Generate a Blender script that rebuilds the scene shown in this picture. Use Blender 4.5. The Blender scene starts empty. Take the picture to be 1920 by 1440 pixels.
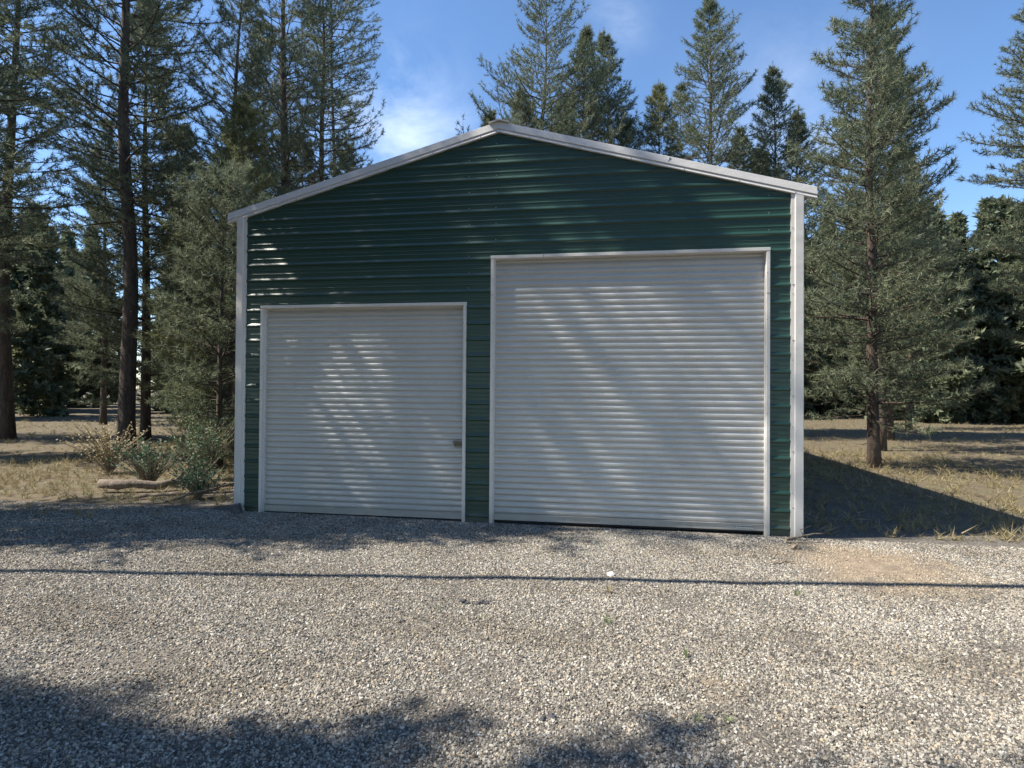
import bpy, math, random
import numpy as np
from mathutils import Vector, Matrix, noise

PI = math.pi
sc = bpy.context.scene
C = sc.collection

# ------------------------------------------------------------------ camera
F_PX, CX, CY, CZ = 1089.86, 5.4184, -8.1141, 1.8718
YAW, PITCH, ROLL = 0.1593, 0.0106, 0.0069
fw = Vector((-math.sin(YAW)*math.cos(PITCH), math.cos(YAW)*math.cos(PITCH), math.sin(PITCH)))
rt0 = Vector((math.cos(YAW), math.sin(YAW), 0)); up0 = rt0.cross(fw)
rt = math.cos(ROLL)*rt0 + math.sin(ROLL)*up0
up = -math.sin(ROLL)*rt0 + math.cos(ROLL)*up0
cam_d = bpy.data.cameras.new('camera'); cam = bpy.data.objects.new('camera', cam_d); C.objects.link(cam)
cam.matrix_world = Matrix(((rt.x, up.x, -fw.x, CX), (rt.y, up.y, -fw.y, CY), (rt.z, up.z, -fw.z, CZ), (0, 0, 0, 1)))
cam_d.sensor_fit = 'HORIZONTAL'; cam_d.sensor_width = 36
cam_d.lens = F_PX/1920*36; cam_d.clip_start = 0.05; cam_d.clip_end = 3000
sc.camera = cam

# ------------------------------------------------------------------ light
SUN = Vector((-0.37, -0.098, 0.47)).normalized()          # towards the sun
elev = math.asin(SUN.z); azim = math.atan2(SUN.x, SUN.y)
w = bpy.data.worlds.new("World"); sc.world = w; w.use_nodes = True
nt = w.node_tree; nt.nodes.clear()
def N(tree, kind, **kw):
    n = tree.nodes.new(kind)
    for k, v in kw.items(): setattr(n, k, v)
    return n
out = N(nt, 'ShaderNodeOutputWorld'); bg = N(nt, 'ShaderNodeBackground')
sky = N(nt, 'ShaderNodeTexSky', sky_type='NISHITA', sun_disc=False, sun_elevation=elev, sun_rotation=azim,
        altitude=1300, air_density=1.0, dust_density=0.35, ozone_density=2.2)
bg.inputs['Strength'].default_value = 0.10
tc = N(nt, 'ShaderNodeTexCoord')
mp = N(nt, 'ShaderNodeMapping'); mp.inputs['Scale'].default_value = (1.3, 1.5, 1.9); mp.inputs['Rotation'].default_value = (0.2, 0.5, 0.3)
nz = N(nt, 'ShaderNodeTexNoise'); nz.inputs['Scale'].default_value = 3.4; nz.inputs['Detail'].default_value = 8; nz.inputs['Roughness'].default_value = 0.62; nz.inputs['Distortion'].default_value = 0.35
nt.links.new(tc.outputs['Generated'], mp.inputs['Vector']); nt.links.new(mp.outputs[0], nz.inputs['Vector'])
cr = N(nt, 'ShaderNodeValToRGB'); cr.color_ramp.elements[0].position = 0.40; cr.color_ramp.elements[0].color = (0, 0, 0, 1)
cr.color_ramp.elements[1].position = 0.80; cr.color_ramp.elements[1].color = (1, 1, 1, 1)
nt.links.new(nz.outputs['Fac'], cr.inputs[0])
mix = N(nt, 'ShaderNodeMix', data_type='RGBA'); mix.inputs[7].default_value = (9.5, 10.2, 11.0, 1)
def mathn(tree, op, a, b=None, clamp=False):
    n = N(tree, 'ShaderNodeMath', operation=op, use_clamp=clamp)
    for i, v in enumerate((a, b)):
        if v is None: continue
        if isinstance(v, (int, float)): n.inputs[i].default_value = v
        else: tree.links.new(v, n.inputs[i])
    return n.outputs[0]
def pxdir(x, y): return (fw*F_PX + rt*(x-960) + up*(720-y)).normalized()
# two long soft banks of high cirrus, fixed in the sky
acc = None
for (x, y, sharp, amt) in ((725, 190, 300, 0.22), (780, 300, 180, 0.32), (1160, 40, 1200, .16), (1480, 230, 160, .16)):
    d = pxdir(x, y)
    vm = N(nt, 'ShaderNodeVectorMath', operation='DOT_PRODUCT'); vm.inputs[1].default_value = d
    nt.links.new(tc.outputs['Generated'], vm.inputs[0])
    e = mathn(nt, 'MULTIPLY', mathn(nt, 'SUBTRACT', vm.outputs['Value'], 1.0), sharp)
    g = mathn(nt, 'MULTIPLY', mathn(nt, 'EXPONENT', e), amt)
    acc = g if acc is None else mathn(nt, 'ADD', acc, g)
fac = mathn(nt, 'MULTIPLY', mathn(nt, 'MULTIPLY', cr.outputs[0], 1.5), mathn(nt, 'ADD', acc, 0.0), clamp=True)
nt.links.new(fac, mix.inputs[0]); 
hs = N(nt, 'ShaderNodeHueSaturation'); hs.inputs['Saturation'].default_value = 1.10; hs.inputs['Value'].default_value = 1.35
nt.links.new(sky.outputs[0], hs.inputs['Color']); nt.links.new(hs.outputs[0], mix.inputs[6])
nt.links.new(mix.outputs[2], bg.inputs['Color']); nt.links.new(bg.outputs[0], out.inputs['Surface'])
sl = bpy.data.lights.new('sun', 'SUN'); so = bpy.data.objects.new('sun', sl); C.objects.link(so)
sl.energy = 4.9; sl.angle = math.radians(0.53); sl.color = (1.0, 0.93, 0.82)
so.rotation_euler = SUN.to_track_quat('Z', 'Y').to_euler(); so.location = (-10, -5, 30)
sc.view_settings.view_transform = 'Standard'; sc.view_settings.look = 'None'
sc.view_settings.exposure = 0.90; sc.view_settings.gamma = 1.0
sc.cycles.max_bounces = 6; sc.cycles.use_denoising = True

# ------------------------------------------------------------------ helpers
def on_ground(x, y, z=0.0):
    d = pxdir(x, y); t = (z-CZ)/d.z
    return Vector((CX+d.x*t, CY+d.y*t, z))
def at_y(x, y, Y):
    d = pxdir(x, y); t = (Y-CY)/d.y
    return Vector((CX+d.x*t, Y, CZ+d.z*t))

def tag(o, label=None, cat=None, group=None, kind=None):
    if label: o['label'] = label
    if cat: o['category'] = cat
    if group: o['group'] = group
    if kind: o['kind'] = kind
    return o
def empty(name, loc=(0, 0, 0), rz=0):
    o = bpy.data.objects.new(name, None); C.objects.link(o); o.location = loc; o.rotation_euler.z = rz
    o.empty_display_size = 0.3
    return o
class MB:
    def __init__(s): s.v = []; s.f = []
    def quad(s, a, b, c, d):
        n = len(s.v); s.v += [tuple(a), tuple(b), tuple(c), tuple(d)]; s.f.append((n, n+1, n+2, n+3))
    def tri(s, a, b, c):
        n = len(s.v); s.v += [tuple(a), tuple(b), tuple(c)]; s.f.append((n, n+1, n+2))
    def box(s, x0, x1, y0, y1, z0, z1, R=None, o=(0, 0, 0)):
        n = len(s.v)
        P = [Vector(p) for p in ((x0,y0,z0),(x1,y0,z0),(x1,y1,z0),(x0,y1,z0),(x0,y0,z1),(x1,y0,z1),(x1,y1,z1),(x0,y1,z1))]
        if R is not None: P = [R @ p for p in P]
        s.v += [tuple(p+Vector(o)) for p in P]
        s.f += [tuple(n+i for i in q) for q in ((3,2,1,0),(4,5,6,7),(0,1,5,4),(1,2,6,5),(2,3,7,6),(3,0,4,7))]
    def extrude(s, prof, A, B, U, V, cap=True):
        """closed profile [(u,v)] swept from A to B; U,V are the profile's axes"""
        n = len(s.v); k = len(prof)
        for O in (A, B):
            for u, v in prof: s.v.append(tuple(Vector(O)+Vector(U)*u+Vector(V)*v))
        for i in range(k):
            j = (i+1) % k; s.f.append((n+i, n+j, n+k+j, n+k+i))
        if cap: s.f.append(tuple(n+i for i in range(k))[::-1]); s.f.append(tuple(n+k+i for i in range(k)))
    def tube(s, pts, rad, sides=6, cap=True):
        pts = [Vector(p) for p in pts]; n = len(s.v); k = len(pts)
        for i, p in enumerate(pts):
            d = (pts[min(i+1, k-1)]-pts[max(i-1, 0)]).normalized()
            a = d.orthogonal().normalized() if abs(d.z) < .9 else Vector((1, 0, 0)); a = (a-d*a.dot(d)).normalized()
            b = d.cross(a); r = rad[i] if hasattr(rad, '__len__') else rad
            for q in range(sides):
                t = 2*PI*q/sides; s.v.append(tuple(p+(a*math.cos(t)+b*math.sin(t))*r))
        for i in range(k-1):
            for q in range(sides):
                w_ = (q+1) % sides
                s.f.append((n+i*sides+q, n+i*sides+w_, n+(i+1)*sides+w_, n+(i+1)*sides+q))
        if cap:
            s.f.append(tuple(n+(k-1)*sides+q for q in range(sides)))
            s.f.append(tuple(n+q for q in range(sides))[::-1])
    def build(s, name, mat, parent=None, smooth=False):
        me = bpy.data.meshes.new(name); me.from_pydata(s.v, [], s.f); me.update()
        if smooth: me.polygons.foreach_set('use_smooth', [True]*len(me.polygons))
        if mat: me.materials.append(mat)
        o = bpy.data.objects.new(name, me); C.objects.link(o); o.parent = parent
        return o
def bevel(o, w_=0.003, seg=2):
    m = o.modifiers.new('bevel', 'BEVEL'); m.width = w_; m.segments = seg; m.limit_method = 'ANGLE'
    return o

# ------------------------------------------------------------------ materials
def new_mat(name):
    m = bpy.data.materials.new(name); m.use_nodes = True; t = m.node_tree
    return m, t, t.nodes['Principled BSDF']
def noise_n(t, scale, detail=3, rough=.5, vec=None, coord='Object', sc3=None):
    n = N(t, 'ShaderNodeTexNoise'); n.inputs['Scale'].default_value = scale; n.inputs['Detail'].default_value = detail; n.inputs['Roughness'].default_value = rough
    if vec is None: vec = N(t, 'ShaderNodeTexCoord').outputs[coord]
    if sc3:
        m = N(t, 'ShaderNodeMapping'); m.inputs['Scale'].default_value = sc3; t.links.new(vec, m.inputs[0]); vec = m.outputs[0]
    t.links.new(vec, n.inputs['Vector']); return n
def ramp(t, src, stops):
    r = N(t, 'ShaderNodeValToRGB'); e = r.color_ramp.elements
    while len(e) < len(stops): e.new(0.5)
    for i, (p, c) in enumerate(stops): e[i].position = p; e[i].color = (*c, 1) if len(c) == 3 else c
    t.links.new(src, r.inputs[0]); return r
def bump(t, b, src, strength, dist):
    n = N(t, 'ShaderNodeBump'); n.inputs['Strength'].default_value = strength; n.inputs['Distance'].default_value = dist
    t.links.new(src, n.inputs['Height']); t.links.new(n.outputs[0], b.inputs['Normal']); return n
def steel(name, col, dirt, rough=0.35, spec=0.5, metallic=0.0, coat=0.0, wav=0.35, dirt_amt=.5):
    m, t, b = new_mat(name)
    n1 = noise_n(t, 1.3, 6, .6, sc3=(1, 1, .45)); n2 = noise_n(t, 38, 4, .7)
    mm = mathn(t, 'MULTIPLY', n1.outputs[0], n2.outputs[0])
    r = ramp(t, mm, [(0.16, (0, 0, 0)), (0.46, (1, 1, 1))])
    mx = N(t, 'ShaderNodeMix', data_type='RGBA'); mx.inputs[6].default_value = (*col, 1); mx.inputs[7].default_value = (*dirt, 1)
    t.links.new(mathn(t, 'MULTIPLY', r.outputs[0], dirt_amt), mx.inputs[0])
    # splash dirt close to the ground
    geo = N(t, 'ShaderNodeNewGeometry'); sp = N(t, 'ShaderNodeSeparateXYZ'); t.links.new(geo.outputs['Position'], sp.inputs[0])
    n3 = noise_n(t, 9, 5, .7, vec=geo.outputs['Position'])
    lo = mathn(t, 'SUBTRACT', 1.0, mathn(t, 'DIVIDE', sp.outputs[2], 0.42), clamp=True)
    lo = mathn(t, 'MULTIPLY', mathn(t, 'MULTIPLY', lo, lo), mathn(t, 'ADD', n3.outputs[0], .1), clamp=True)
    mx2 = N(t, 'ShaderNodeMix', data_type='RGBA'); mx2.inputs[7].default_value = (.16, .13, .10, 1)
    t.links.new(mathn(t, 'MULTIPLY', lo, .55), mx2.inputs[0]); t.links.new(mx.outputs[2], mx2.inputs[6])
    t.links.new(mx2.outputs[2], b.inputs['Base Color'])
    rr = mathn(t, 'ADD', mathn(t, 'MULTIPLY', n1.outputs[0], .16), rough-.08)
    t.links.new(rr, b.inputs['Roughness'])
    b.inputs['Specular IOR Level'].default_value = spec; b.inputs['Metallic'].default_value = metallic
    b.inputs['Coat Weight'].default_value = coat; b.inputs['Coat Roughness'].default_value = .25
    n4 = noise_n(t, 1.7, 2, .5, vec=geo.outputs['Position'], sc3=(1.2, 1, 2.2))
    bump(t, b, n4.outputs[0], wav, .02)
    return m
M = {}
M['green'] = steel('green_paint', (.012, .054, .036), (.03, .062, .052), .40, .6, coat=.35, wav=.6, dirt_amt=.35)
M['white'] = steel('white_trim', (.72, .70, .67), (.52, .50, .47), .36, .5, wav=.6, dirt_amt=.5)
M['curtain'] = steel('curtain_paint', (.555, .55, .525), (.41, .40, .375), .44, .6, metallic=.35, wav=.5, dirt_amt=.4)
M['gal'] = steel('galvanised', (.45, .46, .47), (.3, .29, .27), .38, .5, metallic=.7, dirt_amt=.7)
def plain(name, col, rough=.6, metallic=0, var=.25, scale=12, bstr=.2, bdist=.01):
    m, t, b = new_mat(name); n = noise_n(t, scale, 5, .65)
    lo = tuple(c*(1-var) for c in col); hi = tuple(min(1, c*(1+var)) for c in col)
    r = ramp(t, n.outputs[0], [(.3, lo), (.7, hi)]); t.links.new(r.outputs[0], b.inputs['Base Color'])
    b.inputs['Roughness'].default_value = rough; b.inputs['Metallic'].default_value = metallic
    if bstr: bump(t, b, n.outputs[0], bstr, bdist)
    return m
M['screw'] = plain('screw_head', (.75, .76, .78), .3, .6, .05, bstr=0)
M['rubber'] = plain('rubber', (.02, .02, .02), .8)
M['latch'] = plain('latch_metal', (.20, .18, .15), .45, .6, .4, 40)
M['sticker'] = plain('sticker', (.62, .62, .58), .6, 0, .1)
M['ink'] = plain('ink', (.05, .05, .06), .6)
M['concrete'] = plain('concrete', (.30, .29, .27), .9, 0, .25, 14, .5)
M['darkblock'] = plain('block', (.10, .10, .10), .9, 0, .35, 18, .6)
M['roofmetal'] = steel('roof_metal', (.62, .64, .66), (.4, .4, .4), .4, .5)
M['wood'] = plain('weathered_wood', (.27, .21, .15), .9, 0, .45, 22, .6)
M['cable'] = plain('cable', (.02, .02, .02), .6)
M['whitestone'] = plain('pale_stone', (.72, .71, .68), .8, 0, .1, 30)
M['darkstone'] = plain('dark_stone', (.07, .07, .075), .85, 0, .4, 40, .6)
def bark(name, c1, c2):
    m, t, b = new_mat(name); n = noise_n(t, 5, 8, .7, sc3=(1.6, 1.6, .35)); n2 = noise_n(t, 26, 4, .6, sc3=(1, 1, .3))
    s = mathn(t, 'MULTIPLY', n.outputs[0], mathn(t, 'ADD', n2.outputs[0], .5))
    r = ramp(t, s, [(.3, c1), (.62, c2)]); t.links.new(r.outputs[0], b.inputs['Base Color']); b.inputs['Roughness'].default_value = .95
    bump(t, b, s, .9, .04); return m
M['bark_pale'] = bark('pale_bark', (.07, .055, .042), (.26, .21, .165))
M['bark'] = bark('bark', (.028, .022, .018), (.12, .088, .065))
def needles(name, a, b_, c):
    m, t, b = new_mat(name)
    geo = N(t, 'ShaderNodeNewGeometry'); n = noise_n(t, 1.1, 3, .6)
    s = mathn(t, 'ADD', mathn(t, 'MULTIPLY', geo.outputs['Random Per Island'], .55), mathn(t, 'MULTIPLY', n.outputs[0], .55))
    r = ramp(t, s, [(.2, a), (.55, b_), (.9, c)]); t.links.new(r.outputs[0], b.inputs['Base Color'])
    b.inputs['Roughness'].default_value = .6; b.inputs['Specular IOR Level'].default_value = .35
    tr = N(t, 'ShaderNodeBsdfTranslucent'); t.links.new(r.outputs[0], tr.inputs['Color'])
    ms = N(t, 'ShaderNodeMixShader'); ms.inputs[0].default_value = .32
    o = t.nodes['Material Output']; t.links.new(b.outputs[0], ms.inputs[1]); t.links.new(tr.outputs[0], ms.inputs[2]); t.links.new(ms.outputs[0], o.inputs['Surface'])
    return m
M['needle'] = needles('pine_needles', (.09, .12, .08), (.16, .19, .115), (.27, .28, .16))
M['needle_y'] = needles('young_needles', (.10, .125, .06), (.18, .195, .09), (.30, .285, .13))
M['leaf'] = needles('weed_leaf', (.12, .17, .08), (.20, .27, .12), (.32, .36, .18))
M['leaf_dark'] = needles('weed_leaf_dark', (.03, .08, .045), (.05, .11, .06), (.09, .15, .08))
M['dry'] = needles('dry_grass', (.22, .19, .10), (.34, .28, .15), (.45, .38, .22))

# ------------------------------------------------------------------ ground
def gz(x, y):
    z = -0.004*max(0, min(9, x)) + .018*noise.noise(Vector((x*.55, y*.55, 1.3))) + .010*noise.noise(Vector((x*1.7, y*1.7, 4.1)))
    z += .02*math.exp(-((x-3.3)**2/2.0+(y+5.2)**2/.5))
    if y > -.25: z = z*max(0, min(1, (.1-y)/.35)) - .004*max(0, min(9, x))*(1-max(0, min(1, (.1-y)/.35)))
    d = math.hypot(x-5, y+4)
    if d > 14: z += .25*noise.noise(Vector((x*.05, y*.05, 7)))*min(1, (d-14)/15)
    return z
def axis(lo, hi, step, far):
    a = list(np.arange(lo, hi+1e-6, step)); s = step; v = hi; r = []
    while v < far: s *= 1.22; v += s; r.append(v)
    s = step; v = lo; l = []
    while v > -far: s *= 1.22; v -= s; l.append(v)
    return l[::-1]+a+r
xs = axis(-5, 13, .09, 1300); ys = axis(-9, 1, .09, 1300)
gv = [(x, y, gz(x, y)) for y in ys for x in xs]; nx = len(xs)
gf = [(j*nx+i, j*nx+i+1, (j+1)*nx+i+1, (j+1)*nx+i) for j in range(len(ys)-1) for i in range(nx-1)]
def dirt_fac(t, pos):
    """where bare sandy soil shows through: by the building's right corner and in small worn spots"""
    n = noise_n(t, .9, 5, .62, vec=pos); n2 = noise_n(t, 3.2, 4, .6, vec=pos)
    base = mathn(t, 'MULTIPLY', mathn(t, 'SUBTRACT', mathn(t, 'ADD', mathn(t, 'MULTIPLY', n.outputs[0], .6), mathn(t, 'MULTIPLY', n2.outputs[0], .4)), .60), 7, clamp=True)
    d = N(t, 'ShaderNodeVectorMath', operation='DISTANCE'); t.links.new(pos, d.inputs[0]); d.inputs[1].default_value = (8.35, -1.15, 0)
    dd = mathn(t, 'MULTIPLY', mathn(t, 'SUBTRACT', mathn(t, 'ADD', .35, mathn(t, 'MULTIPLY', n2.outputs[0], 1.6)), d.outputs['Value'], clamp=True), 1.4, clamp=True)
    return mathn(t, 'MAXIMUM', base, dd)
m, t, b = new_mat('gravel_ground'); M['ground'] = m
pos = N(t, 'ShaderNodeNewGeometry').outputs['Position']
v1 = N(t, 'ShaderNodeTexVoronoi'); v1.inputs['Scale'].default_value = 60; t.links.new(pos, v1.inputs['Vector'])
r1 = ramp(t, v1.outputs['Color'], [(0, (.06, .053, .044)), (.5, (.13, .115, .097)), (1, (.26, .235, .195))])
nn = noise_n(t, 11, 6, .7, vec=pos)
r2 = ramp(t, nn.outputs[0], [(.3, (.17, .135, .10)), (.55, (.30, .235, .165)), (.75, (.42, .34, .24))])
mx = N(t, 'ShaderNodeMix', data_type='RGBA'); t.links.new(dirt_fac(t, pos), mx.inputs[0]); t.links.new(r1.outputs[0], mx.inputs[6]); t.links.new(r2.outputs[0], mx.inputs[7])
# forest floor away from the yard
dv = N(t, 'ShaderNodeVectorMath', operation='DISTANCE'); t.links.new(pos, dv.inputs[0]); dv.inputs[1].default_value = (5, -7, 0)
ff = mathn(t, 'MULTIPLY', mathn(t, 'SUBTRACT', mathn(t, 'ADD', dv.outputs['Value'], mathn(t, 'MULTIPLY', noise_n(t, .5, 4, .6, vec=pos).outputs[0], 4)), 11.5), .6, clamp=True)
r3 = ramp(t, noise_n(t, 2.4, 8, .75, vec=pos).outputs[0], [(.3, (.05, .04, .028)), (.5, (.15, .115, .075)), (.62, (.12, .12, .06)), (.78, (.26, .21, .14))])
mx2 = N(t, 'ShaderNodeMix', data_type='RGBA'); t.links.new(ff, mx2.inputs[0]); t.links.new(mx.outputs[2], mx2.inputs[6]); t.links.new(r3.outputs[0], mx2.inputs[7])
t.links.new(mx2.outputs[2], b.inputs['Base Color']); b.inputs['Roughness'].default_value = .95
bb = mathn(t, 'ADD', mathn(t, 'SUBTRACT', 1, v1.outputs['Distance']), mathn(t, 'MULTIPLY', nn.outputs[0], .7))
bump(t, b, bb, .9, .012)
g = MB(); g.v = gv; g.f = gf
ground = g.build('ground', M['ground'], smooth=True); tag(ground, kind='structure')

# loose crushed gravel: single stones over the yard
m, t, b = new_mat('gravel_stone'); M['stone'] = m
at = N(t, 'ShaderNodeAttribute', attribute_name='tone', attribute_type='INSTANCER')
rs = ramp(t, at.outputs['Fac'], [(0, (.06, .057, .053)), (.22, (.17, .157, .138)), (.45, (.32, .30, .262)), (.72, (.44, .412, .36)), (.86, (.43, .345, .235)), (.93, (.52, .50, .45)), (1, (.64, .62, .57))])
gpos = N(t, 'ShaderNodeNewGeometry').outputs['Position']; nn = noise_n(t, .8, 4, .6, vec=gpos, sc3=(.6, 1.6, 1))
mxs = N(t, 'ShaderNodeMix', data_type='RGBA', blend_type='MULTIPLY'); mxs.inputs[0].default_value = 1
t.links.new(rs.outputs[0], mxs.inputs[6]); t.links.new(ramp(t, nn.outputs[0], [(.32, (.70, .67, .62)), (.5, (.92, .91, .89)), (.68, (1.0, 1.0, 1.0))]).outputs[0], mxs.inputs[7])
mxd = N(t, 'ShaderNodeMix', data_type='RGBA'); mxd.inputs[7].default_value = (.36, .28, .185, 1)
t.links.new(mathn(t, 'MULTIPLY', dirt_fac(t, gpos), .6), mxd.inputs[0]); t.links.new(mxs.outputs[2], mxd.inputs[6]); t.links.new(mxd.outputs[2], b.inputs['Base Color']); b.inputs['Roughness'].default_value = .85
gx = [x for x in xs if -5 <= x <= 12.0]; gy = [y for y in ys if -8.2 <= y <= .001]
pv = [(x, y, gz(x, y)+.001) for y in gy for x in gx]; n_ = len(gx)
def inview(x, y): return y > -6.7 and (x-CX) < (y-CY+1.2)*.72 and (x-CX) > -(y-CY+1.2)*1.3
pf = []
for j in range(len(gy)-1):
    for i in range(n_-1):
        if inview(gx[i], gy[j]): pf.append((j*n_+i, j*n_+i+1, (j+1)*n_+i+1, (j+1)*n_+i))
gr = MB(); gr.v = pv; gr.f = pf
gravel = gr.build('gravel', M['stone']); tag(gravel, 'loose grey crushed gravel spread over the yard in front of the garage', 'gravel', kind='stuff')
ng = bpy.data.node_groups.new('gravel_scatter', 'GeometryNodeTree')
ng.interface.new_socket('Geometry', in_out='INPUT', socket_type='NodeSocketGeometry'); ng.interface.new_socket('Geometry', in_out='OUTPUT', socket_type='NodeSocketGeometry')
gi = N(ng, 'NodeGroupInput'); go = N(ng, 'NodeGroupOutput')
dp = N(ng, 'GeometryNodeDistributePointsOnFaces'); dp.distribute_method = 'RANDOM'
ng.links.new(gi.outputs[0], dp.inputs['Mesh'])
posn = N(ng, 'GeometryNodeInputPosition')
n1 = N(ng, 'ShaderNodeTexNoise'); n1.inputs['Scale'].default_value = 1.4; n1.inputs['Detail'].default_value = 4; ng.links.new(posn.outputs[0], n1.inputs['Vector'])
dsts = N(ng, 'ShaderNodeVectorMath', operation='DISTANCE'); ng.links.new(posn.outputs[0], dsts.inputs[0]); dsts.inputs[1].default_value = (8.35, -1.15, 0)
near = mathn(ng, 'MULTIPLY', mathn(ng, 'SUBTRACT', dsts.outputs['Value'], .25), 1.2, clamp=True)
dens = mathn(ng, 'MULTIPLY', mathn(ng, 'MULTIPLY', mathn(ng, 'SUBTRACT', 1.25, mathn(ng, 'MULTIPLY', mathn(ng, 'SUBTRACT', n1.outputs[0], .45), 5, clamp=True)), near), 8200)
ng.links.new(mathn(ng, 'ADD', dens, 250), dp.inputs['Density'])
join = N(ng, 'GeometryNodeJoinGeometry')
for k in range(7):
    ico = N(ng, 'GeometryNodeMeshIcoSphere'); ico.inputs['Radius'].default_value = 1; ico.inputs['Subdivisions'].default_value = 1
    p2 = N(ng, 'GeometryNodeInputPosition')
    add = N(ng, 'ShaderNodeVectorMath', operation='ADD'); add.inputs[1].default_value = (k*7.1, k*3.3, k*1.7); ng.links.new(p2.outputs[0], add.inputs[0])
    nn2 = N(ng, 'ShaderNodeTexWhiteNoise'); ng.links.new(add.outputs[0], nn2.inputs['Vector'])
    sub = N(ng, 'ShaderNodeVectorMath', operation='SUBTRACT'); ng.links.new(nn2.outputs['Color'], sub.inputs[0]); sub.inputs[1].default_value = (.5, .5, .5)
    scl = N(ng, 'ShaderNodeVectorMath', operation='SCALE'); ng.links.new(sub.outputs[0], scl.inputs[0]); scl.inputs['Scale'].default_value = .75
    sp_ = N(ng, 'GeometryNodeSetPosition'); ng.links.new(ico.outputs[0], sp_.inputs['Geometry']); ng.links.new(scl.outputs[0], sp_.inputs['Offset'])
    tf = N(ng, 'GeometryNodeTransform'); ng.links.new(sp_.outputs[0], tf.inputs['Geometry']); tf.inputs['Scale'].default_value = (1.15, .85, .62+.07*k)
    sm = N(ng, 'GeometryNodeSetMaterial'); sm.inputs['Material'].default_value = M['stone']; ng.links.new(tf.outputs[0], sm.inputs['Geometry'])
    g2 = N(ng, 'GeometryNodeGeometryToInstance'); ng.links.new(sm.outputs[0], g2.inputs[0]); ng.links.new(g2.outputs[0], join.inputs[0])
iop = N(ng, 'GeometryNodeInstanceOnPoints'); ng.links.new(dp.outputs['Points'], iop.inputs['Points']); ng.links.new(join.outputs[0], iop.inputs['Instance'])
iop.inputs['Pick Instance'].default_value = True
rr = N(ng, 'FunctionNodeRandomValue', data_type='FLOAT_VECTOR'); rr.inputs[0].default_value = (-.9, -.9, 0); rr.inputs[1].default_value = (.9, .9, 6.28)
ng.links.new(rr.outputs[0], iop.inputs['Rotation'])
rs_ = N(ng, 'FunctionNodeRandomValue', data_type='FLOAT'); rs_.inputs[2].default_value = 0; rs_.inputs[3].default_value = 1; rs_.inputs['Seed'].default_value = 3
scv = mathn(ng, 'ADD', .0038, mathn(ng, 'MULTIPLY', mathn(ng, 'POWER', rs_.outputs[1], 3.0), .0088))
ng.links.new(scv, iop.inputs['Scale'])
sa = N(ng, 'GeometryNodeStoreNamedAttribute', data_type='FLOAT', domain='INSTANCE'); sa.inputs['Name'].default_value = 'tone'
rt_ = N(ng, 'FunctionNodeRandomValue', data_type='FLOAT'); rt_.inputs['Seed'].default_value = 9
ng.links.new(iop.outputs[0], sa.inputs['Geometry']); ng.links.new(rt_.outputs[1], sa.inputs['Value']); ng.links.new(sa.outputs[0], go.inputs[0])
md = gravel.modifiers.new('scatter', 'NODES'); md.node_group = ng

# ------------------------------------------------------------------ the garage
W = 7.8156; EZ = 4.485; AX = W/2; AZ = 5.537; SL = (AZ-EZ)/AX; DEPTH = 12.0
L1, R1, H1 = .2505, 3.4508, 3.128      # outer edges of the small door's trim
L2, R2, H2 = 3.8041, 7.5559, 3.780
TR = .045                              # trim face width
FY = -.034                             # front of the door trim
garage = empty('metal_garage', (0, 0, 0))
tag(garage, 'dark green ribbed metal garage with white trim and two white roll-up doors', 'garage')
# ribbed siding: profile of depth against height
PER = .2286; PH = .055
def rake(x): return EZ + SL*(x if x <= AX else W-x)
knots = []
k = -2
while PH+k*PER < AZ+.3:
    z0 = PH+k*PER
    for dz, d in ((0, 0), (.002, -.003), (.015, -.018), (.019, -.0195), (.030, -.0195), (.035, -.0175), (.058, -.002), (.063, 0), (.112, 0), (.116, -.004), (.124, -.004), (.132, 0), (.166, 0), (.170, -.004), (.178, -.004), (.186, 0)):
        knots.append((z0+dz, d))
    k += 1
def prof(z):
    for (a, da), (b_, db) in zip(knots, knots[1:]):
        if a <= z <= b_: return da+(db-da)*(z-a)/(b_-a)
    return 0
def siding(xl_f, xr_f, zlo, zhi, mb, y0=0, sgn=1, swap=False, ox=0):
    kk = sorted(set([round(z, 5) for z, _ in knots if zlo < z < zhi]+[zlo, zhi]))
    for a, b_ in zip(kk, kk[1:]):
        P = [(xl_f(a), y0+sgn*prof(a), a), (xr_f(a), y0+sgn*prof(a), a), (xr_f(b_), y0+sgn*prof(b_), b_), (xl_f(b_), y0+sgn*prof(b_), b_)]
        if P[2][0]-P[3][0] < 1e-5 and P[1][0]-P[0][0] < 1e-5: continue
        if swap: P = [(ox+p[1], p[0], p[2]) for p in P]
        mb.quad(*P)
con = lambda c: (lambda z: c)
s = MB()
o1l, o1r, o1h = L1+.02, R1-.02, H1-.02
o2l, o2r, o2h = L2+.02, R2-.02, H2-.02
ZB = -.12
siding(con(0), con(o1l), ZB, o1h, s)
siding(con(o1r), con(o2l), ZB, o1h, s)
siding(con(0), con(o2l), o1h, o2h, s)
siding(con(o2r), con(W), ZB, o2h, s)
siding(con(0), con(W), o2h, EZ, s)
siding(lambda z: (z-EZ)/SL, lambda z: W-(z-EZ)/SL, EZ, AZ-.001, s)
wall = s.build('front_wall', M['green'], garage)
s = MB(); siding(con(.02), con(DEPTH), ZB, EZ-.02, s, swap=True, ox=-.12); s.build('side_wall', M['green'], garage)
s = MB(); siding(con(.02), con(DEPTH), ZB, EZ-.02, s, swap=True, sgn=-1, ox=W+.12); s.build('side_wall', M['green'], garage)
s = MB(); siding(con(-.12), con(W+.12), ZB, EZ, s, y0=DEPTH, sgn=-1); siding(lambda z: (z-EZ)/SL, lambda z: W-(z-EZ)/SL, EZ, AZ, s, y0=DEPTH, sgn=-1); s.build('back_wall', M['green'], garage)
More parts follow.
